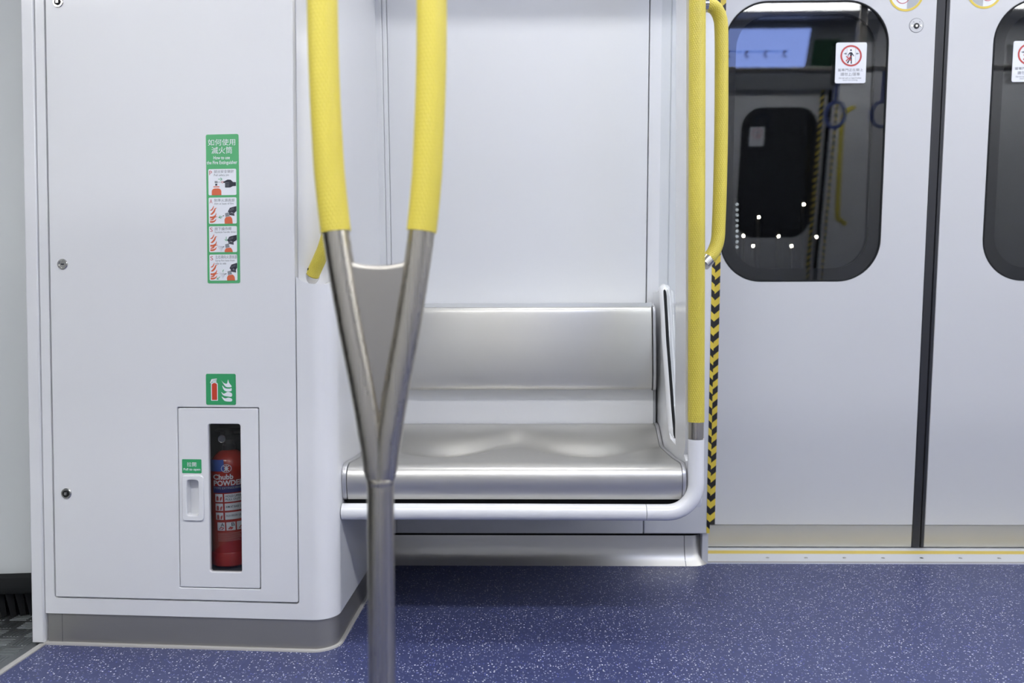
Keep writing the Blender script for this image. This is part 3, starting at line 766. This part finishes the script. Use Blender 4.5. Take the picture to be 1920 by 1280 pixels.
nv = len(vs)                               # underside and ends close the pan
for i in range(NX+1):
    x = X0+(X1-X0)*i/NX
    for p in prof: vs.append((x, min(p[0]+.012, YE-.0005), max(.3590, p[1]-dip(x, p[0])-.012)))
fs += [tuple(nv+a for a in f[::-1]) for f in fs[:NX*(k-1)]]
for j in range(k-1): fs += [(j, j+1, nv+j+1, nv+j), (NX*k+j+1, NX*k+j, nv+NX*k+j, nv+NX*k+j+1)]
for i in range(NX): fs += [(i*k, nv+i*k, nv+(i+1)*k, (i+1)*k), ((i+1)*k+k-1, nv+(i+1)*k+k-1, nv+i*k+k-1, i*k+k-1)]
mb.add(vs, fs); mk('seat_pan', mb.mesh(60), 'steel', bench, I4)
endl = [(p.x-.002, p.y+.003-dip(X1, p.x)) for p in prof]+[(2.448, .3595), (2.016, .3575)]
for xa, xb in ((-.4670, -.4560), (.3935, .4035)):
    m_ = MB(); plate_into(m_, [endl], xa, xb, .003); mk('end_trim', m_.mesh(), mat('satin_trim', (.55, .55, .56), .4, .8), bench, YZ)
# backrest: shallow curved sheet with a rolled top edge
BP = [(2.452, .6035), (2.42, .6025), (2.403, .606), (2.397, .617), (2.394, .66), (2.396, .72), (2.401, .78), (2.406, .830), (2.409, .845), (2.416, .8535), (2.430, .857), (2.452, .857)]
bp = smooth([Vector(p) for p in BP], 4)
mb = MB(); vs = []; k = len(bp)
xs = [-.4545, -.4535, -.450, .3765, .380, .3815]; ins = [.008, .002, 0, 0, .002, .008]
for x, d in zip(xs, ins):
    for p in bp: vs.append((x, min(2.452, p.x+d), p.y))
mb.add(vs, [(i*k+j, (i+1)*k+j, (i+1)*k+j+1, i*k+j+1) for i in range(5) for j in range(k-1)])
mb.add([vs[5*k+j] for j in range(k)], [tuple(range(k))])
mk('backrest', mb.mesh(50), 'steel', bench, I4)
m_ = MB(); plate_into(m_, [[(p.x-.001, p.y+(.002 if p.y > .7 else -.002)) for p in bp]], .3825, .3915, .003); mk('backrest_trim', m_.mesh(), mat('backrest_edge', (.5, .5, .5), .35, .8), bench, YZ)
m_ = MB(); plate_into(m_, [[(2.4155, .850), (2.452, .850), (2.452, .8665), (2.419, .8655)]], -.4545, .3815, .001); mk('top_trim', m_.mesh(), mat('backrest_top_edge', (.40, .41, .42), .45, .4), bench, YZ)
mb = MB(); mb.box((-.467, 2.449, .30), (.3905, 2.57, .866)); mk('back_panel', mb.mesh(), 'white', bench, I4)
mb = MB(); mb.box((.3915, 2.449, .30), (.398, 2.57, .60)); mk('panel_edge', mb.mesh(), mat('panel_edge_grey', (.35, .36, .38), .5), bench, I4)
mb = MB(); mb.box((-.462, 2.03, .318), (.398, 2.53, .362)); mk('under_frame', mb.mesh(), 'black', bench, I4)

# ================================================================== GRAB POLE with the white bar under the seat
PX, PY, PRAD = .4265, 2.0, .0205
gp = thing('grab_pole', 'yellow gripped upright pole at the seat end, bending into a white bar under the seat', 'grab pole', T(PX, PY, .329))
bend = [(.3015, PY, .329), (.33, PY, .329)]+[(PX-.072+.072*math.sin(t), PY, .401-.072*math.cos(t)) for t in [k*PI/24 for k in range(0, 13)]]+[(PX, PY, .514)]
mk('bar', tube([(-.466, PY, .3305), (.0, PY, .330), (.3000, PY, .329)], PRAD, 32), 'gloss_white', gp, I4)
mk('bend', tube(bend, PRAD, 32), 'gloss_white', gp, I4)
mk('collar', tube([(PX, PY, .5155), (PX, PY, .557)], .0190, 32), 'steel_v', gp, I4)
mk('grip', tube([(PX, PY, .5575+(2.3-.5575)*i/40) for i in range(41)], .0206, 32, uv=True), 'grip', gp, I4)
mk('top_tube', tube([(PX, PY, 2.3), (PX, PY, CEIL)], .0190, 32), 'steel_v', gp, I4)

# ================================================================== DRAUGHT SCREEN between seat and doorway
ds = thing('draught_screen', 'glass draught screen with a white moulded foot at the right end of the bench', 'screen', T(.4265, 2.3, 0))
seal2 = [(2.455, .900), (2.437, .905), (2.421, .893), (2.400, .835), (2.373, .750), (2.345, .688), (2.318, .627), (2.295, .57), (2.272, .522), (2.256, .495), (2.238, .480)]
sp = smooth([Vector(p) for p in seal2], 5)
foot = [(2.60, .34), (2.03, .335), (2.022, .350), (2.022, .455), (2.05, .470), (2.15, .474)]+[(p.x, p.y) for p in sp[::-1]]+[(2.50, .902), (2.545, .902), (2.585, .60)]
m_ = MB(); plate_into(m_, [fillet(foot[:5], [0, .02, .0, .02, .0])[:0]+foot], .4052, .4485, .006); mk('moulding', m_.mesh(), 'gloss_white', ds, YZ)
m_ = MB(); plate_into(m_, [[(2.035, .455), (2.15, .47)]+[(p.x-.002, p.y) for p in sp[::-1]]+[(2.50, .90), (2.545, .90), (2.47, 2.05), (2.04, 2.05)]], .4225, .4305); mk('glass_pane', m_.mesh(), 'screen_glass', ds, YZ)
n_ = len(sp); rr_ = [.0185*min(1, .4+i/8, .45+(n_-1-i)/10) for i in range(n_)]
mk('rim', tube([(.4225, p.x+.004, p.y) for p in sp], rr_, 24), 'gloss_white', ds, I4)
mk('rubber_seal', tube([(.4225-.0035, p.x+.004-q_*.95, p.y) for p, q_ in zip(sp[2:-1], rr_[2:-1])], [.0046*min(1, .4+i/5, .4+(n_-4-i)/5) for i in range(n_-3)], 14), 'black', ds, I4)
m_ = MB(); plate_into(m_, [rrect(2.026, .452, 2.165, 2.35, (.06, .06, .01, .01), 12)], .405, .448, .018, 5); mk('column', m_.mesh(), 'gloss_white', ds, YZ)

# yellow loop handle on the doorway side of the screen
gh = thing('grab_rail', 'yellow loop handle on the doorway side of the glass screen', 'grab handle', T(.46, 2.05, .96))
hp = smooth([Vector(p) for p in [(.447, 2.045, 1.610), (.468, 2.048, 1.6100), (.484, 2.053, 1.603), (.4955, 2.058, 1.585), (.5005, 2.06, 1.555), (.5015, 2.06, 1.45), (.5010, 2.06, 1.29), (.4985, 2.06, 1.15), (.4955, 2.06, 1.055), (.4930, 2.058, 1.020), (.485, 2.054, .995), (.473, 2.048, .976), (.452, 2.04, .955)]], 6)
n_ = len(hp)
mk('grip', tube(hp[4:-4], .0172, 24, uv=True), 'grip', gh, I4)
mk('ferrule', tube(hp[:5], .0186, 24), 'chrome', gh, I4); mk('ferrule', tube(hp[-5:], .0180, 24), 'chrome', gh, I4)
# yellow handle in the niche of the cabinet
gh = thing('grab_rail', 'yellow handle in the corner niche of the cabinet, mostly behind the forked pole', 'grab handle', T(-.53, 1.98, .93))
hp = smooth([Vector(p) for p in [(-.540, 1.985, .912), (-.5305, 1.975, .926), (-.520, 1.966, .944), (-.507, 1.957, .966), (-.492, 1.950, .997), (-.481, 1.946, 1.04), (-.476, 1.944, 1.12), (-.475, 1.944, 1.45), (-.477, 1.946, 1.60), (-.49, 1.96, 1.65), (-.53, 1.99, 1.68)]], 6)
mk('grip', tube(hp[7:-3], .0165, 24, uv=True), 'grip', gh, I4); mk('ferrule', tube(hp[:8], .0180, 24), 'chrome', gh, I4); mk('ferrule', tube(hp[-4:], .0178, 24), 'chrome', gh, I4)
d_ = (hp[11]-hp[9]).normalized(); u_ = Vector((-.8, -.6, .25)).normalized(); u_ = (u_-d_*u_.dot(d_)).normalized()
sc_ = mk('grub_screw', lathe([(.0032, 0), (.0032, .001), (.002, .001), (.0018, 0), (.0005, 0)], 14), 'black', gh, frame(hp[10]+u_*.0163, d_, u_.cross(d_), u_))

# ================================================================== FORKED POLE in the foreground
FX, FY = -.2085, 1.13
fp = thing('forked_pole', 'steel floor pole in the foreground forking into two yellow gripped arms', 'pole', T(FX, FY, 0))
arm = [(.6, .0075), (.607, .0075), (.635, .0102), (.66, .014), (.70, .0205), (.737, .0272), (.775, .0345), (.813, .0415), (.873, .0515), (.938, .0610), (1.0, .0675), (1.04, .0705), (1.152, .0755), (1.25, .0772), (1.45, .078), (1.9, .078)]
ap = smooth([Vector((a[1], a[0])) for a in arm], 5)
mk('shaft', tube([(FX, FY, 0), (FX, FY, .30), (FX, FY, .5785)], .0192, 32), 'steel_v', fp, I4)
mk('weld_ring', tube([(FX, FY, .578), (FX, FY, .580), (FX, FY, .584), (FX, FY, .586)], [.0192, .0199, .0199, .0192], 32), 'steel_v', fp, I4)
mk('floor_flange', lathe([(.05, 0), (.05, .004), (.046, .006), (.020, .006)], 32), 'steel_v', fp)
for sgn in (-1, 1):
    P = [Vector((FX+sgn*p.x, FY, p.y)) for p in ap]
    lo = [Vector((FX+sgn*.004, FY, .5855)), Vector((FX+sgn*.0062, FY, .596))]+[p for p in P if .604 < p.z < .9375]
    R0 = [.0162, .0170]+[min(.0190, .0175+.0015*max(0, (p.z-.604)/.05)) for p in lo[2:]]
    tp = Vector((FX+sgn*.0610, FY, .938))
    am = mk('arm', tube(lo+[tp], R0+[.0190], 32), 'steel_v', fp, I4)
    mk('grip', tube([tp]+[p for p in P if p.z > .942], .0214, 32, uv=True), 'grip', fp, I4)
    mk('arm_top', tube([P[-1], Vector((P[-1].x, FY, CEIL))], .0190, 32), 'steel_v', fp, I4)
# web plate between the arms with a saddle-shaped top
left = [p for p in ap if .63 < p.y < .912]
top_ = [(.050, .912), (.046, .902), (.039, .8955), (.028, .8925), (.012, .8905), (0, .8900)]
wl = [(-p.x, p.y) for p in left]+[(-x, z) for x, z in top_]+[(x, z) for x, z in top_[-2::-1]]+[(p.x, p.y) for p in left[::-1]]
m_ = MB()
half = MB(); plate_into(half, [wl], 0, .0085, .006, 4)
m_.add(half.v, half.f); m_.add([(x, y, -z) for x, y, z in half.v], [f[::-1] for f in half.f])
mk('web_plate', m_.mesh(50), mat('satin_web', (.40, .38, .345), .38, 1.0), fp, frame((FX, FY, 0), (1, 0, 0), (0, 0, 1), (0, -1, 0)))

# ================================================================== CEILING LIGHTS
def lamp(y, wd, x0, label):
    t = thing('ceiling_light', label, 'ceiling light', T(1.5, y, CEIL))
    mb = MB(); mb.box((x0, y-wd/2-.02, CEIL-.025), (4.3, y-wd/2, CEIL-.001)); mb.box((x0, y+wd/2, CEIL-.025), (4.3, y+wd/2+.02, CEIL-.001)); mk('rail', mb.mesh(), 'ceiling', t, I4)
    mb = MB(); mb.box((x0, y-wd/2, CEIL-.02), (4.3, y+wd/2, CEIL-.002)); mk('diffuser', mb.mesh(), 'lamp', t, I4)
lamp(.25, .235, -2.9, 'long ceiling light strip over the opposite doors, seen mirrored in the window')
lamp(1.93, .11, -.42, 'long ceiling light strip running above the bench and cabinet')

# ================================================================== OPPOSITE SIDE (seen mirrored in the door windows)
WO = far(OPP_DOOR); WOW = far(OPP_WALL)
mb = MB(); plate_into(mb, [[(-.60, 0), (3.4, 0), (3.4, CEIL), (-.60, CEIL)]], -.06, 0, .003); plate_into(mb, [[(-4.4, 0), (-2.16, 0), (-2.16, CEIL), (-4.4, CEIL)]], -.06, 0, .003)
struct(mk('wall_front', mb.mesh(), 'wall', None, WOW))
leaf('door_3', WO, -1.363, -.615, -1.21, -.665, (-1.392, -1.3635), 1, 'opposite sliding door leaf across the aisle')
leaf('door_4', WO, -2.155, -1.4065, -2.10, -1.555, (-1.406, -1.3945), -1, 'opposite sliding door leaf mirrored in the left door window')
s = thing('warning_sticker', 'small white sticker on the opposite door window, seen mirrored and dim', 'sticker', WO @ T(-1.72, 1.6085, -.0019)); sticker_no_boarding(s)
tape('hazard_tape', WO, -2.128, -2.10, .0005, .09, 2.0, 'tape_l', 'striped tape on the opposite door leaf, seen mirrored in the window')
tape('hazard_tape', WOW, -2.180, -2.165, .0005, .10, 2.0, 'tape_r', 'striped tape on the opposite wall edge, seen mirrored in the window')
gh = thing('grab_rail', 'yellow handle beside the opposite door, seen mirrored in the window', 'grab handle', T(2.20, -.15, 1.05))
mk('grip', tube(smooth([Vector(p) for p in [(2.26, -.22, 1.05), (2.20, -.18, 1.09), (2.18, -.16, 1.15), (2.16, -.13, 1.7), (2.18, -.13, 1.8), (2.24, -.15, 1.84)]], 6), .0175, 20, uv=True), 'grip', gh, I4)
# header over the opposite doors with its information screen
hdr = frame((0, OPP_DOOR+.20, 2.0), (-1, 0, 0), (0, .34, .94), (0, .94, -.34))
mb = MB(); plate_into(mb, [[(-2.4, -.02), (-.58, -.02), (-.58, .44), (-2.4, .44)]], -.2, 0, .004); struct(mk('trim_5', mb.mesh(), mat('header_grey', (.22, .23, .24), .5), None, hdr))
sn = thing('information_screen', 'lit blue route screen above the opposite door, seen mirrored in the window', 'screen', hdr @ T(-1.455, .12, .002))
mk('display', plate([rrect(-.485, 0, .485, .27, .004)], 0, .012, .003), 'screen', sn)
mb = flat([[[(-.36, .120), (.36, .120), (.36, .128), (-.36, .128)]]], .0135); mk('route_line', mb.mesh(), 'screen_line', sn)
mb = MB()
for i in range(6): t_ = flat([[circ(-.33+i*.13, .124, .011, n=14)], [strip([(-.345+i*.13, .085), (-.315+i*.13, .108)], .012)]], .0145); mb.add(t_.v, t_.f)
mk('station_mark', mb.mesh(), 'screen_ink', sn)
so = thing('exit_notice', 'dark green notice beside the lit screen, seen mirrored in the window', 'notice', hdr @ T(-2.15, .10, .002))
mk('board', plate([rrect(0, 0, .17, .22, .004)], 0, .006), mat('notice_green', (.006, .055, .022), .5), so)
# hanging straps and a further pole
op = thing('overhead_rail', 'steel overhead rail carrying the blue straps, seen mirrored in the window', 'rail', T(1.6, .75, 1.95))
mk('tube', tube([(-1.0, .75, 1.95), (4.2, .75, 1.95)], .016, 16), 'steel_v', op, I4)
for x in (-.8, 1.90, 3.2): mk('hanger', tube([(x, .75, 1.96), (x, .75, CEIL)], .022, 14), 'steel_v', op, I4)
for i, x in enumerate((1.78, 2.04)):
    st = thing('hanging_strap', ('blue loop strap nearer the lit screen', 'blue loop strap farther from the lit screen')[i]+', mirrored in the window', 'strap', T(x, .75, 1.95))
    mk('band', tube([(x, .75, 1.935), (x, .75, 1.76)], .013, 10), 'strap_blue', st, I4)
    mk('ring', tube([(x+.055*math.sin(a), .75, 1.70+.07*math.cos(a)) for a in [k*PI/14 for k in range(29)]], .011, 10), 'strap_blue', st, I4)

# ================================================================== LAMPS OUTSIDE in the dark
def out(px, py, Y):
    d = fw + R_*((px-960)/1493.) - U_*((py-640)/1493.)
    return Vector((0, 0, .81)) + d*(Y/d.y)
names = [('highest of the seven', 1507, 383), ('second highest of the seven', 1423, 407), ('left end of the row of three', 1394, 442), ('middle of the row of three', 1460, 443),
         ('right end of the row of three', 1531, 444), ('left of the lowest pair', 1412, 461), ('right of the lowest pair', 1484, 461)]
for i, (nm, px, py) in enumerate(names):
    p = out(px, py, 14.0)
    o = thing('depot_lamp', 'small bright lamp on a post outside, '+nm, 'lamp', T(p.x, p.y, -1.0), 'bright lamps outside the window')
    mk('lantern', lathe([(.002, -.011), (.008, -.008), (.011, 0), (.008, .008), (.002, .011)], 16, 80), 'outlamp', o, T(*p))
    mk('post', tube([(p.x, p.y+.06, -1.0), (p.x, p.y+.06, p.z+.05), (p.x, p.y+.02, p.z+.05)], .02, 8), 'black', o, I4)
p0_, p1_ = out(1382, 383, 13.0), out(1382, 463, 13.0)
o = thing('signal_mast', 'dim mast outside with nine small ring lamps one above the other', 'signal mast', T(p1_.x, 13.0, -1.0))
mk('mast', tube([(p1_.x, 13.06, -1.0), (p1_.x, 13.06, p0_.z+.1)], .03, 8), 'black', o, I4)
for i in range(9):
    p = out(1382, 383+i*10, 13.0)
    mk('ring_lamp', tube([(.007*math.cos(a), 0, .007*math.sin(a)) for a in [k*PI/8 for k in range(17)]], .003, 8), 'dimlamp', o, T(*p))
mb = MB(); mb.box((-8, 3.2, -1.05), (16, 18, -1.0)); struct(mk('ground', mb.mesh(), 'black'))
